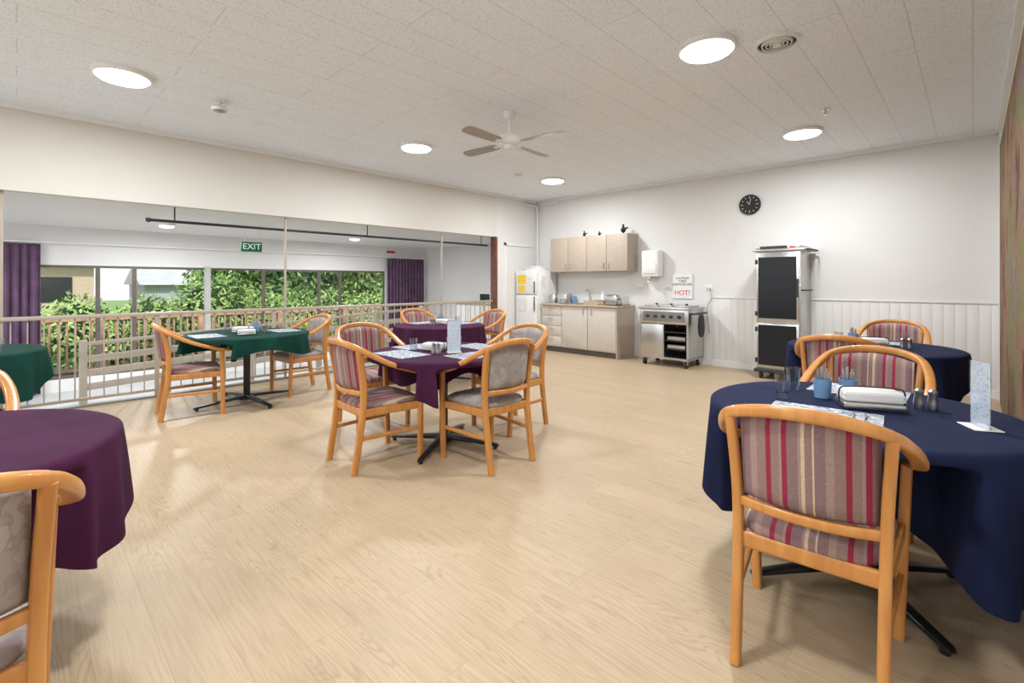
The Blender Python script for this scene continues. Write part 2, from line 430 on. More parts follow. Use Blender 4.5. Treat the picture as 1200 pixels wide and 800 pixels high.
# sunroom far wall with window band
boxobj('wall_sunroom_head', XF-0.1, XF, YN, YB, 1.58, ZO+0.02, M['wall'])
boxobj('wall_sunroom_left', XF-0.1, XF, YN, -0.3, ZL, 1.58, M['wall'])
boxobj('wall_sunroom_right', XF-0.1, XF, 6.35, YB, ZL, 1.58, M['wall'])
boxobj('wall_sunroom_sill', XF-0.1, XF, -0.3, 6.35, ZL, -0.25, M['wall'])
ms=[-0.3,0.945,1.43,2.52,3.54,4.7,5.2,6.35]
for i in range(len(ms)-1):
    a,b=ms[i],ms[i+1]; bm=bmesh.new(); w=0.03
    box(bm,XF-0.07,XF-0.02,a,a+w,-0.25,1.58); box(bm,XF-0.07,XF-0.02,b-w,b,-0.25,1.58)
    box(bm,XF-0.07,XF-0.02,a+w,b-w,-0.25,-0.20); box(bm,XF-0.07,XF-0.02,a+w,b-w,1.54,1.58)
    box(bm,XF-0.05,XF-0.045,a+w,b-w,-0.20,1.54,1)
    finish('window_%d'%(i+1),bm,[M['bronze'],M['wglass']],smooth=False)
boxobj('trim_sunroom_post', XF, XF+0.09, 2.47, 2.56, ZL, 1.6, M['lowfloor'])
bm=bmesh.new()
sweep(bm,catmull([(XL+0.05,7.2,H-0.12),(XL+0.05,7.5,H-0.12),(XL+0.06,7.54,H-0.2),(XL+0.06,7.54,2.2),(XL+0.06,7.54,0.1)],5),0.035,0.035,0,up=(1,0.1,0),p=2)
finish('wall_pipe',bm,[M['trim']])
bm=bmesh.new(); cyl(bm,(XL+0.1,7.54,H-0.08),(-6.0,7.54,H-0.08),0.016); finish('ceiling_pipe',bm,[M['trim']])

# full-height poles + balustrade along the opening
bm=bmesh.new()
for Y in (-0.1,2.52,5.16): box(bm,-6.70,-6.67,Y-0.012,Y+0.012,0.02,ZO-0.002,0,0.003)
box(bm,-6.715,-6.655,YN,6.375,0.925,0.965,0,0.008)
box(bm,-6.70,-6.67,YN,6.375,0.07,0.10,0,0.004)
y=YN+0.05
i=0
while y<6.36:
    if i%11==0: box(bm,-6.705,-6.665,y-0.02,y+0.02,0.02,0.93,0)
    else: box(bm,-6.69,-6.678,y-0.006,y+0.006,0.09,0.93,0)
    y+=0.115; i+=1
finish('balustrade',bm,[M['cream']])
# ramp railing in the sunroom
bm=bmesh.new()
def rz(y): return 0.50+0.05*(y-0.6)
for off,hh in ((0.0,0.05),(-0.2,0.09),(-0.38,0.09),(-0.56,0.09)):
    sweep(bm,[(-8.3,0.6,rz(0.6)+off),(-8.3,6.0,rz(6.0)+off)],0.035,hh,0,n=8,p=6)
for y in (0.6,1.5,2.6,3.7,4.8,5.9):
    box(bm,-8.335,-8.265,y-0.04,y+0.04,ZL,rz(y)+0.05,0,0.005)
finish('ramp_railing',bm,[M['cream']])
bm=bmesh.new()
vs=[bm.verts.new(p) for p in [(-8.25,0.3,ZL),(-6.76,0.3,ZL),(-6.76,6.2,ZL),(-8.25,6.2,ZL),(-8.25,6.2,-0.08),(-6.76,6.2,-0.08)]]
for f in ((0,1,2,3),(0,3,4),(1,5,2),(0,4,5,1),(3,2,5,4)): bm.faces.new([vs[k] for k in f])
finish('access_ramp',bm,[M['lowfloor']],smooth=False)
bm=bmesh.new(); cyl(bm,(-6.8,1.07,2.02),(-6.8,6.36,2.02),0.017)
lathe(bm,[(0.0,-0.03),(0.025,-0.02),(0.03,0),(0.025,0.02),(0,0.03)],(-6.8,1.05,2.02),12)
for y in (1.3,3.8,6.2): cyl(bm,(-6.8,y,2.02),(-6.8,y,ZO+0.02),0.008)
finish('curtain_rod',bm,[M['black']])
bm=bmesh.new(); cyl(bm,(XF+0.09,-0.6,1.93),(XF+0.09,7.5,1.93),0.015,seg=10)
for y in (-0.4,1.6,3.6,5.6,7.4): cyl(bm,(XF+0.09,y,1.93),(XF,y,1.93),0.008,seg=8)
finish('curtain_track',bm,[M['white']])
def curtain(x,y0,y1,z0,z1):
    bm=bmesh.new(); n=150; k=int((y1-y0)/0.09)
    rows=[z1,z1-0.06,z1-0.4,(z0+z1)/2,z0]
    vr=[]
    for r,z in enumerate(rows):
        amp=0.02+0.02*r/4
        vr.append([bm.verts.new((x+amp*math.sin(2*math.pi*k*i/n+0.3*math.sin(i*0.2)+r*0.1),y0+(y1-y0)*i/n,z)) for i in range(n+1)])
    for a,b in zip(vr,vr[1:]):
        for i in range(n): bm.faces.new((a[i],a[i+1],b[i+1],b[i]))
    o=finish('curtain',bm,[M['curt']],angle=180)
    s=o.modifiers.new('s','SOLIDIFY'); s.thickness=0.004
curtain(XF+0.09,-0.9,0.26,ZL+0.02,1.90); curtain(XF+0.09,6.35,7.45,ZL+0.02,1.90)

e=empty('exit_sign',(-8.15,2.56,1.86))
bm=bmesh.new(); box(bm,-0.02,0.02,-0.15,0.15,-0.075,0.075,0,0.004); box(bm,-0.005,0.005,-0.1,-0.09,0.075,0.34,1); box(bm,-0.005,0.005,0.09,0.1,0.075,0.34,1)
finish('sign_box',bm,[M['exitg'],M['white']],parent=e)
text('sign_text','EXIT',0.13,(0.022,0,0),(R(90),0,R(90)),M['txt'],e)
e=empty('wall_notice_sign',(XF+0.02,6.5,2.03))
bm=bmesh.new(); box(bm,-0.01,0.01,-0.13,0.13,-0.07,0.07,0); box(bm,0.01,0.013,-0.12,0.12,0.0,0.06,1); finish('sign_panel',bm,[M['white'],M['red']],smooth=False,parent=e)
bm=bmesh.new(); box(bm,-8.7,-7.4,7.15,7.58,ZL,0.80,0,0.004); box(bm,-8.72,-7.38,7.12,7.59,0.80,0.84,1,0.004)
for i in range(3): box(bm,-8.68+i*0.43,-8.28+i*0.43,7.13,7.15,-0.35,0.76,0,0.004)
finish('sideboard',bm,[M['white'],M['top']])
bm=bmesh.new(); box(bm,-7.95,-7.5,7.2,7.5,0.841,1.08,0,0.01); box(bm,-7.93,-7.62,7.19,7.2,0.87,1.05,1); finish('microwave_oven',bm,[M['white'],M['dark']])

# ------------------------------------------------------------------ chair
def build_chair_mesh(fabric, name):
    bm=bmesh.new()
    for s in (-1,1):
        sweep(bm,catmull([(s*0.20,-0.275,0),(s*0.202,-0.235,0.25),(s*0.205,-0.212,0.44),(s*0.21,-0.215,0.62),(s*0.222,-0.252,0.845)],5),0.034,0.045,0,up=(0,1,0.01),p=4)
        sweep(bm,catmull([(s*0.235,0.225,0),(s*0.245,0.22,0.3),(s*0.258,0.212,0.645)],5),0.036,0.04,0,up=(0,1,0),p=4)
        sweep(bm,[(s*0.205,-0.21,0.405),(s*0.246,0.22,0.405)],0.022,0.055,0,p=6)
        sweep(bm,[(s*0.202,-0.235,0.235),(s*0.242,0.22,0.235)],0.02,0.028,0,p=4)
    sweep(bm,[(-0.2,-0.212,0.405),(0.2,-0.212,0.405)],0.022,0.055,0,p=6)
    sweep(bm,[(-0.24,0.215,0.405),(0.24,0.215,0.405)],0.022,0.055,0,p=6)
    sweep(bm,catmull([(-0.205,-0.212,0.54),(-0.1,-0.245,0.54),(0,-0.255,0.54),(0.1,-0.245,0.54),(0.205,-0.212,0.54)],4),0.024,0.034,0,p=4)
    half=[(0.262,0.285,0.635),(0.275,0.20,0.650),(0.287,0.08,0.685),(0.285,-0.05,0.735),(0.262,-0.17,0.80),(0.215,-0.255,0.852),(0.12,-0.305,0.882),(0.0,-0.32,0.892)]
    pts=half+[(-x,y,z) for x,y,z in half[-2::-1]]
    path=catmull(pts,5); k=len(path)
    W=[];Hh=[]
    for i,p in enumerate(path):
        t=abs(i/(k-1)-0.5)*2
        W.append(0.034+0.018*min(1,t*1.3)); Hh.append(0.044-0.014*t)
    W[0]*=0.6;W[-1]*=0.6;Hh[0]*=0.7;Hh[-1]*=0.7
    sweep(bm,path,W,Hh,0,p=3.2,n=14)
    nx,nz=18,12
    def padpt(a,b,side):
        x=a*0.196
        zt=0.868-0.028*a*a; zb=0.558
        z=zb+(zt-zb)*(b+1)/2
        yc=-0.287+0.055*a*a+(0.87-z)*0.13
        th=0.024*max(0.0,(1-abs(a)**8))**0.4*max(0.0,(1-abs(b)**8))**0.4+0.002
        return Vector((x,yc+side*th,z))
    fr=[[bm.verts.new(padpt(-1+2*i/nx,-1+2*j/nz,1)) for i in range(nx+1)] for j in range(nz+1)]
    bk=[[bm.verts.new(padpt(-1+2*i/nx,-1+2*j/nz,-1)) for i in range(nx+1)] for j in range(nz+1)]
    for j in range(nz):
        for i in range(nx):
            for g in (fr,bk):
                f=bm.faces.new((g[j][i],g[j][i+1],g[j+1][i+1],g[j+1][i])); f.material_index=1
    def strip(a,b):
        for i in range(len(a)-1):
            f=bm.faces.new((a[i],a[i+1],b[i+1],b[i])); f.material_index=1
    strip(fr[0],bk[0]); strip(fr[-1],bk[-1]); strip([r[0] for r in fr],[r[0] for r in bk]); strip([r[-1] for r in fr],[r[-1] for r in bk])
    def outline(scale):
        out=[]
        n=40
        for i in range(n):
            a=2*math.pi*i/n; c,s=math.cos(a),math.sin(a)
            px=math.copysign(abs(c)**0.4,c); py=math.copysign(abs(s)**0.4,s)
            wy=0.222+ (0.022*(py))
            out.append((px*wy*scale, (py*0.232+0.008)*scale))
        return out
    rings=[]
    for sc,z in ((0.93,0.42),(0.99,0.432),(1.0,0.447),(0.975,0.463),(0.9,0.474),(0.7,0.481),(0.4,0.485),(0.05,0.487)):
        rings.append([Vector((x,y,z)) for x,y in outline(sc)])
    ring_loft(bm,rings,1)
    bmesh.ops.recalc_face_normals(bm, faces=bm.faces[:])
    me=bpy.data.meshes.new(name); bm.to_mesh(me); bm.free()
    me.materials.append(M['wood']); me.materials.append(fabric)
    me.polygons.foreach_set('use_smooth',[True]*len(me.polygons))
    me.set_sharp_from_angle(angle=R(50))
    return me
CH={'s':build_chair_mesh(M['stripe'],'dining_chair_striped'),'l':build_chair_mesh(M['leaf'],'dining_chair_leaf')}
CHAIRS=[(-0.41,2.00,5,'s'),(-0.45,3.36,176,'s'),(-0.76,4.56,3,'s'),(-0.60,6.14,178,'s'),
        (-3.19,1.86,-2,'s'),(-2.60,2.43,88,'l'),(-4.0,2.29,-94,'s'),(-3.04,3.12,178,'l'),
        (-5.60,1.22,-6,'s'),(-5.82,2.36,184,'l'),(-5.10,4.65,176,'s'),(-5.80,4.16,-88,'s'),
        (-1.77,-0.18,92,'l'),(-3.26,-0.30,-92,'s')]
for x,y,r,k in CHAIRS:
    o=bpy.data.objects.new('dining_chair',CH[k]); COL.objects.link(o); o.location=(x,y,0); o.rotation_euler=(0,0,R(r))

# ------------------------------------------------------------------ tables
def table(cx,cy,r,cloth,dmin,dmax,th0,foot_rot,foot_len,xmax=None):
    e=empty('dining_table',(cx,cy,0))
    bm=bmesh.new()
    lathe(bm,[(0.03,0.05),(0.034,0.06),(0.034,0.68),(0.12,0.70),(0.12,0.712)],seg=20)
    lathe(bm,[(0.075,0.03),(0.075,0.055),(0.045,0.075),(0.034,0.09)],seg=20)
    for i in range(4):
        a=R(foot_rot)+i*math.pi/2; c,s=math.cos(a),math.sin(a)
        sweep(bm,[(c*0.03,s*0.03,0.065),(c*foot_len*0.6,s*foot_len*0.6,0.045),(c*foot_len*0.97,s*foot_len*0.97,0.028),(c*foot_len,s*foot_len,0.022)],[0.06,0.05,0.042,0.03],[0.04,0.028,0.02,0.012],0,p=4)
        cyl(bm,(c*foot_len*0.94,s*foot_len*0.94,0),(c*foot_len*0.94,s*foot_len*0.94,0.025),0.016,0,10)
    finish('pedestal_base',bm,[M['black']],parent=e)
    bm=bmesh.new(); lathe(bm,[(r-0.02,0.715),(r-0.012,0.718),(r-0.012,0.738),(r-0.02,0.742)],seg=64); finish('table_top',bm,[M['black']],parent=e)
    near=[(x,y,R(rr)) for x,y,rr,_ in CHAIRS if math.hypot(x-cx,y-cy)<1.0]
    bm=bmesh.new(); n=240; rings=[]
    for rr in (0.08,0.3,0.45,0.54,r-0.012):
        rings.append([Vector((rr*math.cos(2*math.pi*j/n),rr*math.sin(2*math.pi*j/n),0.7485)) for j in range(n)])
    K=20
    for k in range(K+1):
        s=(k/K)**1.35; ring=[]
        for j in range(n):
            a=2*math.pi*j/n
            q=abs(math.sin(2*(a-R(th0))))**1.7
            D=dmin+(dmax-dmin)*q
            z=0.743-D*s
            fold=(math.sin(a*9+1.3)+0.6*math.sin(a*14+0.4+cx)+0.9*q*math.sin(a*23))*0.016
            rad=r+0.006*(1 if k>0 else 0)+s**0.8*(0.020+fold) 
            x=rad*math.cos(a); y=rad*math.sin(a)
            if k>0:
                for px,py,pr in near:
                    dx,dy=x+cx-px,y+cy-py
                    lx= math.cos(-pr)*dx-math.sin(-pr)*dy; ly=math.sin(-pr)*dx+math.cos(-pr)*dy
                    if -0.4<ly<0.33 and abs(lx)<0.46:
                        f=min(1,max(0,(0.46-abs(lx))/0.14))*min(1,max(0,(0.708-z)/0.03))
                        f=f*f*(3-2*f)
                        ly2=ly+(0.33-ly)*f
                        dx=math.cos(pr)*lx-math.sin(pr)*ly2; dy=math.sin(pr)*lx+math.cos(pr)*ly2
                        x=px+dx-cx; y=py+dy-cy
            if xmax is not None: x=min(x,xmax-cx)
            ring.append(Vector((x,y,z)))
        rings.append(ring)
    vr=ring_loft(bm,rings,0,cap=False)
    bm.faces.new(vr[0])
    finish('tablecloth',bm,[cloth],parent=e,angle=180)
    return e
table(-0.375,2.567,0.58,M['navy'],0.32,0.49,5,45,0.46,xmax=XR-0.02)
table(-0.64,5.16,0.62,M['navy'],0.24,0.36,0,45,0.46)
table(-3.07,2.39,0.58,M['plum'],0.17,0.30,10,30,0.46)
table(-5.72,1.75,0.62,M['green'],0.12,0.22,0,8,0.52)
table(-5.06,3.87,0.58,M['plum'],0.18,0.28,0,45,0.46)
table(-2.49,-0.30,0.59,M['plum'],0.24,0.40,10,45,0.46)
table(-5.80,-0.42,0.60,M['green'],0.22,0.38,0,20,0.46)

# ------------------------------------------------------------------ tableware
TZ=0.7495
def placemat(x,y,rot):
    bm=bmesh.new(); box(bm,-0.20,0.20,-0.135,0.135,0,0.002); finish('placemat',bm,[M['paper']],(x,y,TZ),R(rot),smooth=False)
def cutlery(x,y,rot):
    bm=bmesh.new()
    for dx,hd in ((-0.02,0),(0.02,1)):
        sweep(bm,[(dx,-0.09,0.004),(dx,0.03,0.005),(dx,0.06,0.004),(dx,0.10,0.004)],[0.014,0.006,0.02 if hd else 0.016,0.008],0.003,0)
    finish('cutlery_set',bm,[M['steel']],(x,y,TZ+0.002),R(rot))
def tumbler(x,y,h=0.11):
    bm=bmesh.new(); lathe(bm,[(0.026,0.0),(0.034,h),(0.0315,h),(0.0245,0.012),(0.001,0.012)],seg=24,cap=True); finish('glass_tumbler',bm,[M['glass']],(x,y,TZ))
def cup_holder(x,y):
    bm=bmesh.new(); lathe(bm,[(0.034,0),(0.039,0.09),(0.036,0.09),(0.031,0.006),(0.001,0.006)],seg=24,mat=0)
    for i in range(7):
        a=i*0.9; cyl(bm,(0.012*math.cos(a),0.012*math.sin(a),0.01),(0.022*math.cos(a),0.022*math.sin(a),0.125+0.01*(i%3)),0.004,1,8)
    finish('cutlery_caddy',bm,[M['blue'],M['steel']],(x,y,TZ))
def napkin_box(x,y,rot,s=1.0):
    e=empty('napkin_dispenser',(x,y,TZ),R(rot)); e.scale=(s,s,s)
    bm=bmesh.new(); box(bm,-0.12,0.12,-0.075,0.075,0,0.035,0,0.01); box(bm,-0.115,0.115,-0.07,0.07,0.035,0.085,1,0.012)
    for z in (0.045,0.053,0.061,0.069): box(bm,-0.117,0.117,-0.072,0.072,z,z+0.003,1)
    sweep(bm,catmull([(-0.125,-0.03,0.02),(-0.125,-0.03,0.085),(-0.08,-0.03,0.1),(0.08,-0.03,0.1),(0.125,-0.03,0.085),(0.125,-0.03,0.02)],3),0.007,0.007,2,up=(0,1,0))
    finish('dispenser_body',bm,[M['steel'],M['white'],M['blackpl']],parent=e)
def condiments(x,y):
    bm=bmesh.new()
    for dx,dy in ((0,0),(0.045,0.01)):
        lathe(bm,[(0.018,0),(0.02,0.03),(0.015,0.06),(0.017,0.065),(0.017,0.08),(0.006,0.088)],(dx,dy,0),16)
    finish('salt_and_pepper_shakers',bm,[M['steel']],(x,y,TZ))
def menu(x,y,rot):
    e=empty('menu_stand',(x,y,TZ),R(rot))
    bm=bmesh.new(); box(bm,-0.055,0.055,-0.045,0.045,0,0.004,0,0.001)
    finish('acrylic_base',bm,[M['white']],smooth=False,parent=e)
    bm=bmesh.new()
    box(bm,-0.055,0.055,-0.005,-0.0035,0.004,0.25,0); box(bm,-0.055,0.055,0.0035,0.005,0.004,0.25,0)
    finish('acrylic_holder',bm,[M['acry']],smooth=False,parent=e)
    bm=bmesh.new(); box(bm,-0.052,0.052,-0.002,0.002,0.006,0.248,0); finish('menu_card',bm,[M['menu']],smooth=False,parent=e)
# near navy table
placemat(-0.45,2.335,5); placemat(-0.42,2.96,0)
cutlery(-0.33,2.335,5)
tumbler(-0.66,2.56); tumbler(-0.67,2.80); cup_holder(-0.52,2.69); cup_holder(-0.43,2.765)
napkin_box(-0.33,2.61,25,0.95); condiments(-0.17,2.74); menu(0.02,2.54,-62)
# far navy
placemat(-0.66,4.83,0); placemat(-0.64,5.50,0); tumbler(-0.86,5.08); tumbler(-0.42,5.28); napkin_box(-0.62,5.17,20,0.8); cup_holder(-0.78,5.26); condiments(-0.42,5.12)
# centre plum
placemat(-3.17,2.06,0); placemat(-2.72,2.42,88); placemat(-3.44,2.42,90); placemat(-3.05,2.77,0)
napkin_box(-3.14,2.35,30,0.75); menu(-2.95,2.40,60); cup_holder(-3.16,2.54); condiments(-3.0,2.24); tumbler(-3.06,2.53); tumbler(-3.27,2.24,0.1)
# green
placemat(-5.68,1.36,0); placemat(-5.72,2.14,0); napkin_box(-5.74,1.72,30,0.8); tumbler(-5.52,1.86); tumbler(-5.95,1.62); cup_holder(-5.85,1.88); condiments(-5.64,1.88); napkin_box(-5.50,1.68,80,0.7)
# far plum
placemat(-5.06,4.23,0); placemat(-5.42,3.88,90); napkin_box(-5.04,3.92,20,0.8); cup_holder(-5.18,3.98); tumbler(-4.85,4.0); condiments(-5.06,3.74)
# left green
napkin_box(-5.75,-0.3,30,0.9); tumbler(-5.55,-0.1); cup_holder(-5.56,-0.22)

# ------------------------------------------------------------------ kitchen
YW=7.598
def cab_handle(bm,x,y,z,vert=True,mat=2):
    if vert: box(bm,x-0.005,x+0.005,y-0.025,y-0.012,z-0.05,z+0.05,mat,0.002); box(bm,x-0.004,x+0.004,y-0.014,y,z-0.05,z-0.04,mat);box(bm,x-0.004,x+0.004,y-0.014,y,z+0.04,z+0.05,mat)
    else: box(bm,x-0.05,x+0.05,y-0.025,y-0.012,z-0.005,z+0.005,mat,0.002); box(bm,x-0.05,x-0.04,y-0.014,y,z-0.004,z+0.004,mat); box(bm,x+0.04,x+0.05,y-0.014,y,z-0.004,z+0.004,mat)
bm=bmesh.new()
box(bm,-5.98,-4.32,7.04,YW,0.10,0.87,0)
box(bm,-5.95,-4.35,7.10,YW,0.0,0.10,3)
box(bm,-4.335,-4.315,7.02,YW,0.0,0.87,4)
for i in range(4):
    z0=0.12+i*0.187; box(bm,-5.975,-5.50,7.02,7.04,z0,z0+0.18,1,0.003); cab_handle(bm,-5.74,7.02,z0+0.14,False)
for x0,x1,hx in ((-5.49,-4.92,-5.0),(-4.91,-4.34,-4.83)):
    box(bm,x0,x1,7.02,7.04,0.12,0.86,1,0.003); cab_handle(bm,hx,7.02,0.78)
box(bm,-5.985,-5.45,6.99,YW,0.87,0.905,5,0.004); box(bm,-5.0,-4.30,6.99,YW,0.87,0.905,5,0.004)
box(bm,-5.45,-5.0,6.99,7.12,0.87,0.905,5); box(bm,-5.45,-5.0,7.48,YW,0.87,0.905,5)
box(bm,-5.45,-5.0,7.12,7.48,0.78,0.785,6)
box(bm,-5.46,-5.44,7.12,7.48,0.78,0.91,6);box(bm,-5.01,-4.99,7.12,7.48,0.78,0.91,6);box(bm,-5.45,-5.0,7.11,7.13,0.78,0.91,6);box(bm,-5.45,-5.0,7.47,7.49,0.78,0.91,6)
sweep(bm,catmull([(-5.22,7.53,0.9),(-5.22,7.53,1.1),(-5.22,7.48,1.16),(-5.22,7.38,1.15),(-5.22,7.35,1.1)],4),0.022,0.022,6,up=(1,0,0),p=2)
finish('kitchen_base_cabinet',bm,[M['lam2'],M['lam2'],M['steel'],M['bronze'],M['lam'],M['top'],M['steel']])
bm=bmesh.new()
box(bm,-5.95,-4.25,7.27,YW,1.50,2.15,0)
for i in range(4):
    x0=-5.945+i*0.425; box(bm,x0,x0+0.418,7.25,7.27,1.505,2.145,0,0.003); cab_handle(bm,x0+(0.37 if i%2==0 else 0.05),7.25,1.6,True,1)
finish('kitchen_wall_cabinet',bm,[M['lam'],M['steel']])
BT=0.906
bm=bmesh.new(); lathe(bm,[(0.05,0),(0.1,0.05),(0.12,0.09),(0.115,0.09),(0.09,0.05),(0.01,0.01)],seg=24); finish('mixing_bowl',bm,[M['white']],(-4.86,7.36,BT))
bm=bmesh.new(); box(bm,-0.17,0.17,-0.14,0.14,0,0.03,0,0.01)
for i in range(7): box(bm,-0.15+i*0.05,-0.145+i*0.05,-0.12,0.12,0.03,0.16,1,0.002)
finish('dish_rack',bm,[M['steel'],M['white']],(-4.52,7.38,BT))
bm=bmesh.new()
box(bm,-0.13,0.13,-0.09,0.09,0,0.012,0,0.003)
for sx in (-1,1): sweep(bm,[(sx*0.13,-0.09,0.012),(sx*0.15,-0.09,0.07),(sx*0.15,0.09,0.07),(sx*0.13,0.09,0.012)],0.01,0.01,0)
box(bm,-0.14,0.14,-0.1,-0.09,0.0,0.08,0); box(bm,-0.14,0.14,0.09,0.1,0.0,0.08,0)
finish('bread_tray',bm,[M['top']],(-4.84,7.11,BT))
def jar(x,y,c,h=0.13):
    bm=bmesh.new(); lathe(bm,[(0.04,0),(0.045,0.02),(0.045,h),(0.035,h+0.01),(0.038,h+0.012),(0.038,h+0.03),(0.005,h+0.035)],seg=20); finish('storage_jar',bm,[c],(x,y,BT))
jar(-5.76,7.48,M['white']); jar(-5.65,7.48,M['steel'],0.16); jar(-5.54,7.49,M['blue'],0.1)
bm=bmesh.new()
for i in range(7): lathe(bm,[(0.06,i*0.012),(0.115,i*0.012+0.014),(0.11,i*0.012+0.016),(0.01,i*0.012+0.006)],seg=28)
finish('plate_stack',bm,[M['white']],(-5.60,7.22,BT))
bm=bmesh.new(); lathe(bm,[(0.03,0),(0.032,0.16),(0.012,0.19),(0.012,0.21),(0.02,0.212),(0.02,0.23),(0.005,0.233)],seg=20); finish('detergent_bottle',bm,[M['white']],(-4.93,7.53,BT))
bm=bmesh.new(); box(bm,-0.12,0.12,-0.07,0.07,0.01,0.18,0,0.03); box(bm,-0.1,0.1,-0.05,-0.02,0.178,0.182,1); box(bm,-0.1,0.1,0.02,0.05,0.178,0.182,1); box(bm,0.12,0.14,-0.02,0.02,0.1,0.12,1,0.004); box(bm,-0.11,0.11,-0.065,0.065,0,0.012,1)
finish('toaster',bm,[M['steel'],M['blackpl']],(-4.46,7.12,BT))
bm=bmesh.new(); lathe(bm,[(0.07,0),(0.075,0.02),(0.07,0.12),(0.05,0.17),(0.02,0.185),(0.015,0.2)],seg=24)
sweep(bm,catmull([(-0.06,0,0.05),(-0.12,0,0.08),(-0.12,0,0.14),(-0.05,0,0.165)],4),0.015,0.015,0,up=(0,1,0)); sweep(bm,[(0.06,0,0.1),(0.11,0,0.16)],[0.03,0.015],[0.03,0.015],0,up=(0,1,0))
finish('kettle',bm,[M['steel']],(-5.83,7.22,BT))
def rooster(x,y,z,s):
    bm=bmesh.new(); lathe(bm,[(0.03,0),(0.03,0.01),(0.01,0.03),(0.05,0.06),(0.065,0.1),(0.045,0.14),(0.02,0.18),(0.028,0.205),(0.02,0.225),(0.005,0.24)],seg=16)
    sweep(bm,catmull([(0.04,0,0.1),(0.09,0,0.15),(0.12,0,0.13)],4),[0.03]*9,[0.05]*9,0,up=(0,1,0)); sweep(bm,[(-0.02,0,0.205),(-0.05,0,0.2)],[0.02,0.004],[0.02,0.004],0,up=(0,1,0))
    bmesh.ops.scale(bm,vec=(s,s,s),verts=bm.verts[:]); finish('rooster_ornament',bm,[M['blackpl']],(x,y,z))
rooster(-5.25,7.4,2.151,0.5); rooster(-4.42,7.4,2.151,0.75); rooster(-4.95,7.45,2.151,0.4)
bm=bmesh.new()
box(bm,-6.56,-6.02,6.97,7.52,0.03,1.54,0,0.008)
box(bm,-6.56,-6.02,6.91,6.965,0.06,1.06,0,0.012); box(bm,-6.56,-6.02,6.91,6.965,1.075,1.54,0,0.012)
box(bm,-6.07,-6.045,6.885,6.91,0.75,1.03,1,0.005); box(bm,-6.07,-6.045,6.885,6.91,1.10,1.32,1,0.005)
for x in (-6.5,-6.08):
    for y in (7.0,7.45): cyl(bm,(x,y,0),(x,y,0.04),0.02,1,10)
for x0,x1,z0,z1,m in ((-6.5,-6.28,1.28,1.45,3),(-6.25,-6.1,1.25,1.42,2),(-6.48,-6.3,1.11,1.25,3),(-6.5,-6.26,0.75,0.98,2)):
    box(bm,x0,x1,6.905,6.911,z0,z1,m)
for y0,y1,z0,z1 in ((7.05,7.2,1.2,1.42),(7.25,7.42,1.15,1.35),(7.1,7.3,0.95,1.1)): box(bm,-6.021,-6.016,y0,y1,z0,z1,2)
finish('refrigerator',bm,[M['fridge'],M['steeld'],M['note'],M['yellow']])
bm=bmesh.new(); box(bm,-0.18,0.18,-0.13,0.13,0,0.05,0,0.01); box(bm,-0.1,0.1,-0.1,0.1,0.05,0.09,0,0.01); finish('bread_box',bm,[M['white'],M['blackpl']],(-6.3,7.25,1.541))
bm=bmesh.new(); box(bm,-4.06,-3.76,7.38,YW,1.40,1.84,0,0.02); box(bm,-4.03,-3.79,7.365,7.38,1.45,1.6,1,0.004)
sweep(bm,catmull([(-3.91,7.42,1.40),(-3.91,7.38,1.34),(-3.91,7.34,1.33),(-3.91,7.33,1.28)],4),0.022,0.022,2,up=(1,0,0),p=2); box(bm,-3.93,-3.89,7.37,7.43,1.36,1.40,2)
finish('wall_water_boiler',bm,[M['white'],M['fridge'],M['steel']])
for x,z in ((-3.0,1.22),(-3.68,1.22),(-4.2,1.22)):
    bm=bmesh.new(); box(bm,x-0.06,x+0.06,7.588,YW,z-0.04,z+0.04,0,0.003); box(bm,x-0.03,x-0.015,7.58,7.588,z-0.02,z+0.0,1); box(bm,x+0.015,x+0.03,7.58,7.588,z-0.02,z,1)
    if x==-3.0: sweep(bm,catmull([(-2.98,7.58,1.21),(-2.95,7.57,1.05),(-3.02,7.57,0.9),(-2.98,7.56,0.5)],5),0.01,0.01,1,up=(0,1,0),p=2)
    finish('power_outlet',bm,[M['white'],M['steeld']])
e=empty('caution_sign',(-3.43,7.585,1.24))
bm=bmesh.new(); box(bm,-0.17,0.17,-0.006,0.006,-0.20,0.20); finish('sign_panel',bm,[M['white']],smooth=False,parent=e)
text('sign_text_caution','CAUTION\nTHESE\nSURFACES ARE',0.05,(0,-0.008,0.08),(R(90),0,0),M['blackpl'],e)
text('sign_text_hot','HOT!',0.11,(0,-0.008,-0.11),(R(90),0,0),M['red'],e)
bm=bmesh.new()
x0,x1,y0,y1=-3.85,-3.05,6.95,7.5
box(bm,x0-0.02,x1+0.02,y0-0.03,y1,0.885,0.92,0,0.006)
box(bm,x0,x1,y0,y1,0.66,0.885,0,0.004)
box(bm,x0,x0+0.03,y0,y1,0.14,0.66,0); box(bm,x1-0.03,x1,y0,y1,0.14,0.66,0); box(bm,x0,x1,y1-0.02,y1,0.14,0.66,0); box(bm,x0,x1,y0,y1,0.12,0.15,0)
box(bm,x0+0.03,x0+0.40,y0-0.005,y0+0.02,0.15,0.65,0,0.003); box(bm,x0+0.395,x0+0.41,y0,y0+0.4,0.15,0.66,0)
box(bm,x0+0.42,x1-0.03,y1-0.06,y1-0.02,0.15,0.66,1)
for z in (0.27,0.40,0.53): box(bm,x0+0.41,x1-0.03,y0+0.02,y1-0.03,z,z+0.012,1)
for z in (0.29,0.42): box(bm,x0+0.45,x1-0.07,y0+0.04,y1-0.1,z,z+0.05,0)
box(bm,x0+0.06,x1-0.06,y0-0.006,y0,0.70,0.85,2)
for i in range(5):
    cx=x0+0.14+i*0.13; cyl(bm,(cx,y0-0.006,0.775),(cx,y0-0.035,0.775),0.024,1,14)
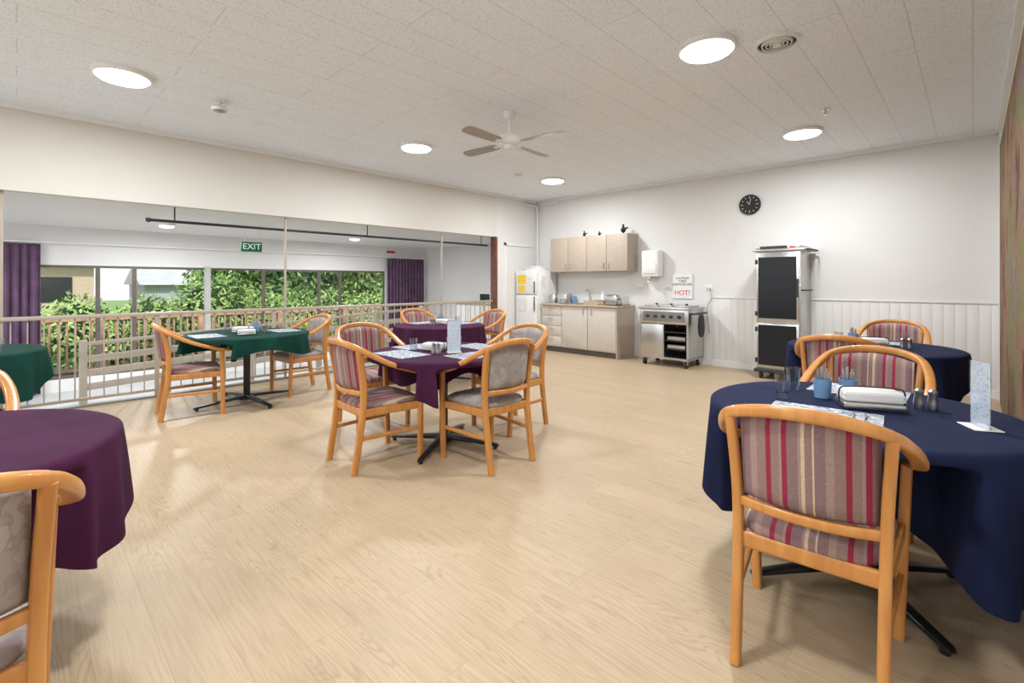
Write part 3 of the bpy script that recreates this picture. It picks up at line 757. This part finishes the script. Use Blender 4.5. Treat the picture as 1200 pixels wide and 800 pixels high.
for i in range(3):
    box(bm,x0+0.04+i*0.25,x0+0.27+i*0.25,y0+0.06,y1-0.08,0.92,0.945,0,0.006); cyl(bm,(x0+0.155+i*0.25,7.22,0.945),(x0+0.155+i*0.25,7.22,0.97),0.02,1,10)
sweep(bm,catmull([(x1,y0+0.06,0.83),(x1+0.08,y0+0.06,0.83),(x1+0.08,y1-0.06,0.83),(x1,y1-0.06,0.83)],4),0.022,0.022,1,p=2)
for x in (x0+0.06,x1-0.06):
    for y in (y0+0.06,y1-0.06):
        cyl(bm,(x-0.015,y,0.05),(x+0.015,y,0.05),0.05,1,18); box(bm,x-0.025,x-0.018,y-0.02,y+0.02,0.05,0.12,0); box(bm,x+0.018,x+0.025,y-0.02,y+0.02,0.05,0.12,0)
rings=[]
for z,w,t in ((0.82,0.14,0.02),(0.76,0.16,0.05),(0.62,0.17,0.07),(0.52,0.14,0.05),(0.48,0.08,0.02)):
    rings.append([Vector((-2.935+t*0.5*math.cos(a)+0.006*math.sin(3*a),7.14+w*0.5*math.sin(a),z)) for a in [2*math.pi*i/20 for i in range(20)]])
ring_loft(bm,rings,1)
finish('bain_marie_trolley',bm,[M['steel'],M['blackpl'],M['steeld']])
bm=bmesh.new(); x0,x1,y0,y1=-2.13,-1.60,7.0,7.55
box(bm,x0,x1,y0+0.03,y1,0.12,1.72,0,0.006)
box(bm,x0-0.04,x1+0.06,y0-0.02,y1,1.72,1.745,0,0.004); box(bm,x0,x1,y0,y1,1.745,1.79,0,0.004)
box(bm,x0+0.05,x1-0.15,y0-0.003,y0,1.75,1.785,3); box(bm,x1-0.12,x1-0.05,y0-0.004,y0,1.755,1.78,4)
for z0,z1 in ((0.80,1.66),(0.17,0.75)):
    box(bm,x0+0.01,x1-0.01,y0,y0+0.03,z0,z1,0,0.004); box(bm,x0+0.03,x1-0.04,y0-0.004,y0+0.01,z0+0.02,z1-0.02,2)
    zc=(z0+z1)/2; cyl(bm,(x1-0.02,y0-0.045,zc-0.12),(x1-0.02,y0-0.045,zc+0.12),0.009,1,10)
    for dz in (-0.11,0.11): cyl(bm,(x1-0.02,y0-0.045,zc+dz),(x1-0.02,y0,zc+dz),0.007,1,8)
    for dz in (z0+0.08,z1-0.08): box(bm,x0-0.008,x0+0.02,y0-0.008,y0+0.02,dz-0.03,dz+0.03,1)
sweep(bm,catmull([(x1+0.06,y0+0.05,1.73),(x1+0.10,y0+0.08,1.73),(x1+0.10,y1-0.08,1.73),(x1+0.06,y1-0.05,1.73)],4),0.02,0.02,1,p=2)
for z in (0.5,1.2): 
    sweep(bm,catmull([(x1,y0+0.12,z),(x1+0.05,y0+0.13,z),(x1+0.05,y1-0.13,z),(x1,y1-0.12,z)],4),0.018,0.018,1,p=2)
box(bm,x0-0.03,x1+0.03,y0-0.01,y1,0.09,0.13,1,0.01)
for x in (x0+0.05,x1-0.05):
    for y in (y0+0.05,y1-0.06):
        cyl(bm,(x-0.015,y,0.045),(x+0.015,y,0.045),0.045,1,18); box(bm,x-0.022,x+0.022,y-0.02,y+0.02,0.07,0.1,0)
finish('hot_food_holding_cabinet',bm,[M['steel'],M['blackpl'],M['darkdoor'],M['dark'],M['red']])
e=empty('wall_clock',(-2.39,YW,2.46))
bm=bmesh.new()
def disc(bm,r,y0,y1,mat): cyl(bm,(0,y0,0),(0,y1,0),r,mat,40)
disc(bm,0.15,0,-0.03,0); disc(bm,0.135,-0.03,-0.033,1)
for i in range(12):
    a=i*math.pi/6; l=0.022 if i%3 else 0.032
    sweep(bm,[(0.122*math.sin(a),-0.035,0.122*math.cos(a)),((0.122-l)*math.sin(a),-0.035,(0.122-l)*math.cos(a))],0.009,0.003,2,up=(0,1,0),n=4)
for a,l,w in ((R(-35),0.06,0.009),(R(12),0.095,0.006)):
    sweep(bm,[(0,-0.037,0),(l*math.sin(a),-0.037,l*math.cos(a))],w,0.003,2,up=(0,1,0),n=4)
finish('clock_face',bm,[M['blackpl'],M['dial'],M['white']],parent=e)

# ------------------------------------------------------------------ ceiling fixtures
def clight(x,y,z,en,r=0.17):
    e=empty('ceiling_light',(x,y,z))
    bm=bmesh.new(); k=r/0.17
    lathe(bm,[(0.20*k,0),(0.20*k,-0.03),(0.19*k,-0.036),(0.18*k,-0.036)],seg=48,cap=False); lathe(bm,[(0.18*k,-0.035),(0.165*k,-0.05),(0.10*k,-0.058),(0.001,-0.06)],seg=48,mat=1,cap=False)
    finish('light_fitting',bm,[M['trim'],M['lamp']],parent=e)
    l=bpy.data.lights.new('downlight','AREA'); l.shape='DISK'; l.size=2*r; l.energy=en; l.color=(0.95,0.975,1.0); l.spread=R(180)
    lo=bpy.data.objects.new('downlight',l); COL.objects.link(lo); lo.parent=e; lo.location=(0,0,-0.065)
for x in (-4.98,-1.38):
    for y in (-2.2,0.6,3.45,6.13): clight(x,y,H,52)
for y in (-1.5,1.6,4.7): clight(-8.9,y,ZO+0.02,66,0.09)  # invented lights, added to brighten the dark sunroom
e=empty('ceiling_fan',(-3.34,3.43,H))
bm=bmesh.new()
lathe(bm,[(0.065,0),(0.065,-0.03),(0.04,-0.07),(0.014,-0.075),(0.014,-0.20),(0.03,-0.205),(0.08,-0.22),(0.105,-0.245),(0.11,-0.29),(0.095,-0.315),(0.06,-0.33),(0.05,-0.36),(0.02,-0.375),(0.002,-0.377)],seg=32)
base=R(43.96)+R(-40)
for i in range(4):
    a=base+i*math.pi/2
    Mx=Matrix.Rotation(a,4,'Z')@Matrix.Translation((0,0,-0.315))@Matrix.Rotation(R(11),4,'X')
    box(bm,0.07,0.2,-0.018,0.018,-0.004,0.004,0,0.002,Mx)
    prof=[(0.16,0.04),(0.2,0.055),(0.5,0.066),(0.6,0.062),(0.635,0.03)]
    top=[Vector((px,w,0.008)) for px,w in prof]+[Vector((px,-w,0.008)) for px,w in prof[::-1]]
    bot=[Vector((v.x,v.y,0.002)) for v in top]
    ring_loft(bm,[[Mx@v for v in bot],[Mx@v for v in top]],1)
finish('fan_body',bm,[M['trim'],M['blade']],parent=e,angle=30)
def det(name,x,y,prof,mats=None):
    bm=bmesh.new(); lathe(bm,prof,seg=32); return finish(name,bm,[mats or M['trim']],(x,y,H))
bm=bmesh.new(); lathe(bm,[(0.075,0),(0.075,-0.01),(0.03,-0.014),(0.012,-0.02),(0.012,-0.06),(0.001,-0.06)],seg=24); lathe(bm,[(0.06,-0.06),(0.075,-0.075),(0.06,-0.095),(0.02,-0.10)],seg=24,mat=0); lathe(bm,[(0.055,-0.096),(0.03,-0.108),(0.001,-0.11)],seg=24,mat=1)
finish('smoke_detector',bm,[M['white'],M['steeld']],(-5.07,1.32,H))
bm=bmesh.new(); lathe(bm,[(0.15,0),(0.15,-0.01),(0.125,-0.018),(0.12,-0.004)],seg=40,cap=False); lathe(bm,[(0.12,-0.003),(0.001,-0.003)],seg=40,mat=1,cap=False)
for r in (0.10,0.075,0.05): lathe(bm,[(r,-0.004),(r-0.004,-0.02),(r-0.012,-0.02),(r-0.006,-0.004)],seg=40,cap=False)
lathe(bm,[(0.03,-0.004),(0.028,-0.022),(0.001,-0.022)],seg=24)
finish('ceiling_vent',bm,[M['white'],M['blackpl']],(-1.0,3.74,H))
det('ceiling_sprinkler_head',-1.04,5.51,[(0.035,0),(0.035,-0.006),(0.01,-0.01),(0.01,-0.05),(0.025,-0.052),(0.025,-0.056),(0.001,-0.056)],M['steel'])
det('smoke_alarm',-5.13,5.47,[(0.07,0),(0.07,-0.02),(0.05,-0.045),(0.001,-0.05)],M['white'])

# ------------------------------------------------------------------ garden
boxobj('lawn_ground',-70,XF-0.1,-25,60,-0.9,-0.7,M['grass'])
boxobj('deck_floor',-12.4,XF-0.1,-4,9,-0.55,-0.47,M['timber'])
bm=bmesh.new()
box(bm,-12.35,-12.25,-4,9,0.56,0.61,0,0.005); box(bm,-12.33,-12.27,-4,9,-0.40,-0.35,0)
y=-3.9; i=0
while y<9:
    if i%14==0: box(bm,-12.35,-12.25,y-0.045,y+0.045,-0.47,0.56,0)
    else: box(bm,-12.315,-12.285,y-0.015,y+0.015,-0.35,0.56,0)
    y+=0.12; i+=1
finish('deck_railing',bm,[M['timber']],smooth=False)
def bush(name,blobs,count,size,mat):
    verts=[];faces=[];mi=[]
    rnd=random.Random(sum(map(ord,name))+len(bpy.data.objects))
    tot=sum(b[3]*b[4]+b[4]*b[5]+b[3]*b[5] for b in blobs)
    for (x,y,z,a,b,c) in blobs:
        k=int(count*(a*b+b*c+a*c)/tot)
        for _ in range(k):
            v=Vector((rnd.gauss(0,1),rnd.gauss(0,1),rnd.gauss(0,1))).normalized()
            rr=rnd.uniform(0.78,1.12)+0.10*math.sin(v.x*9+v.z*7)
            p=Vector((x+v.x*a*rr,y+v.y*b*rr,z+v.z*c*rr))
            u=Vector((rnd.gauss(0,1),rnd.gauss(0,1),rnd.gauss(0,1))).normalized(); w=u.cross(v+Vector((0.01,0.3,0.1)))
            if w.length<1e-3: continue
            w.normalize(); s=size*rnd.uniform(0.6,1.3); i0=len(verts)
            verts+= [p-u*s,p+w*s*0.4,p+u*s,p-w*s*0.4]; faces.append((i0,i0+1,i0+2,i0+3)); mi.append(0)
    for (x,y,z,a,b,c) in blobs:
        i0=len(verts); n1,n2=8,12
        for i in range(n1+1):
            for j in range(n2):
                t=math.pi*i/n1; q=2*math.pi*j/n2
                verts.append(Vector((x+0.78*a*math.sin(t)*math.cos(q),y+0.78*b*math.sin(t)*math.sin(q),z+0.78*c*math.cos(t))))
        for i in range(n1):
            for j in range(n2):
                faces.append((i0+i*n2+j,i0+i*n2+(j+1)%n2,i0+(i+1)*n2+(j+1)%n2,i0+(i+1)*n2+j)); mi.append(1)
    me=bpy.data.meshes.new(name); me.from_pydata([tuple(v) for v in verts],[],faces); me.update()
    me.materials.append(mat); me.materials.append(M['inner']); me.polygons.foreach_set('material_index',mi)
    o=bpy.data.objects.new(name,me); COL.objects.link(o); return o
bl=[]
rn=random.Random(3)
for i in range(13):
    hgt=0.62 if i<6 else 0.9
    bl.append((-14.3+rn.uniform(-.4,.4),-3+i*1.1,0.0+rn.uniform(-.15,.1),0.9,0.9,hgt+rn.uniform(-.15,.2)))
bl+=[(-13.6,2.1,0.35,0.5,0.6,0.6),(-13.8,3.5,0.6,0.7,0.9,0.9),(-13.7,0.9,0.3,0.5,0.5,0.72),(-13.6,-0.3,0.2,0.6,0.6,0.6)]
bush('garden_hedge',bl,40000,0.065,M['foliage'])
def tree(x,y,s,mat,nm='garden_tree'):
    o=bush(nm,[(x,y,2.6*s,1.5*s,1.9*s,1.3*s),(x+0.3*s,y+1.3*s,2.1*s,1.2*s,1.4*s,1.1*s),(x,y-1.4*s,2.0*s,1.2*s,1.3*s,1.0*s),(x+0.1,y,0.9*s,1.2*s,1.6*s,1.1*s)],20000,0.11,mat)
    bm=bmesh.new(); sweep(bm,[(x,y,-0.7),(x+0.05,y+0.05,0.6),(x,y,2.2*s)],[0.28,0.22,0.12],[0.28,0.22,0.12],0,up=(0,1,0),p=2)
    t=finish('trunk',bm,[M['bark']]); t.parent=o
tree(-17.2,6.2,0.92,M['foliage2']); tree(-17.0,10.6,0.95,M['foliage']); tree(-20.5,15.5,1.2,M['foliage2']); tree(-23.0,11.8,0.9,M['foliage2'])
e=empty('neighbour_house',(-26.5,0.4,-0.9))
bm=bmesh.new(); box(bm,-3,3,-4.5,1.6,0.2,2.9,0); box(bm,2.98,3.03,0.1,1.0,1.5,2.4,2); box(bm,2.98,3.03,-2.5,-1.0,1.5,2.4,2)
finish('house_walls',bm,[M['stucco'],M['roof'],M['dark']],smooth=False,parent=e)
bm=bmesh.new()
vs=[bm.verts.new(p) for p in [(-3.4,-4.9,2.9),(3.4,-4.9,2.9),(3.4,2.0,2.9),(-3.4,2.0,2.9),(0,-3,4.0),(0,0.2,4.0)]]
for f in ((0,1,4),(1,2,5,4),(2,3,5),(3,0,4,5),(0,3,2,1)): bm.faces.new([vs[k] for k in f])
finish('house_roof',bm,[M['roof']],smooth=False,parent=e)
e=empty('neighbour_shed',(-27.5,6.2,-0.9))
bm=bmesh.new(); box(bm,-2,2,-2.4,2.6,0.2,2.1,0); box(bm,2.0,2.06,0.2,2.4,1.55,2.1,2)
vs=[bm.verts.new(p) for p in [(-2.3,-2.6,2.1),(2.3,-2.6,2.1),(2.3,2.9,2.1),(-2.3,2.9,2.1),(0,-2.6,2.85),(0,2.9,2.85)]]
for f in ((0,1,4),(1,2,5,4),(2,3,5),(3,0,4,5),(0,3,2,1)):
    g=bm.faces.new([vs[k] for k in f]); g.material_index=1
finish('shed_body',bm,[M['truck'],M['lowfloor'],M['dark']],smooth=False,parent=e)
text('shed_sign_text','NAKO',0.55,(2.08,1.3,1.82),(R(90),0,R(90)),M['txt'],e)

# ------------------------------------------------------------------ world, sun, camera
w=bpy.data.worlds.new('World'); scene.world=w; w.use_nodes=True
nt=w.node_tree; bg=nt.nodes['Background']
tc=nt.nodes.new('ShaderNodeTexCoord'); sp=nt.nodes.new('ShaderNodeSeparateXYZ'); rp=nt.nodes.new('ShaderNodeValToRGB')
nt.links.new(tc.outputs['Generated'],sp.inputs[0]); nt.links.new(sp.outputs['Z'],rp.inputs['Fac'])
rp.color_ramp.elements[0].color=(0.94,0.965,1.0,1); rp.color_ramp.elements[1].color=(0.66,0.78,0.95,1); rp.color_ramp.elements[0].position=0.05
nt.links.new(rp.outputs['Color'],bg.inputs['Color']); bg.inputs['Strength'].default_value=1.45
s=bpy.data.lights.new('sun','SUN'); s.energy=4.2; s.angle=R(3); s.color=(1,0.96,0.88)
so=bpy.data.objects.new('sun',s); COL.objects.link(so)
so.rotation_euler=Vector((-0.62,0.25,-0.75)).to_track_quat('-Z','Y').to_euler()

cam=bpy.data.cameras.new('camera'); cam.sensor_width=36; cam.lens=16.8; cam.shift_y=-0.0575; cam.clip_start=0.05; cam.clip_end=300
co=bpy.data.objects.new('camera',cam); COL.objects.link(co); co.location=(0,0,1.3); co.rotation_euler=(R(90),0,R(43.96))
scene.camera=co
scene.view_settings.view_transform='Standard'
scene.view_settings.exposure=0.0
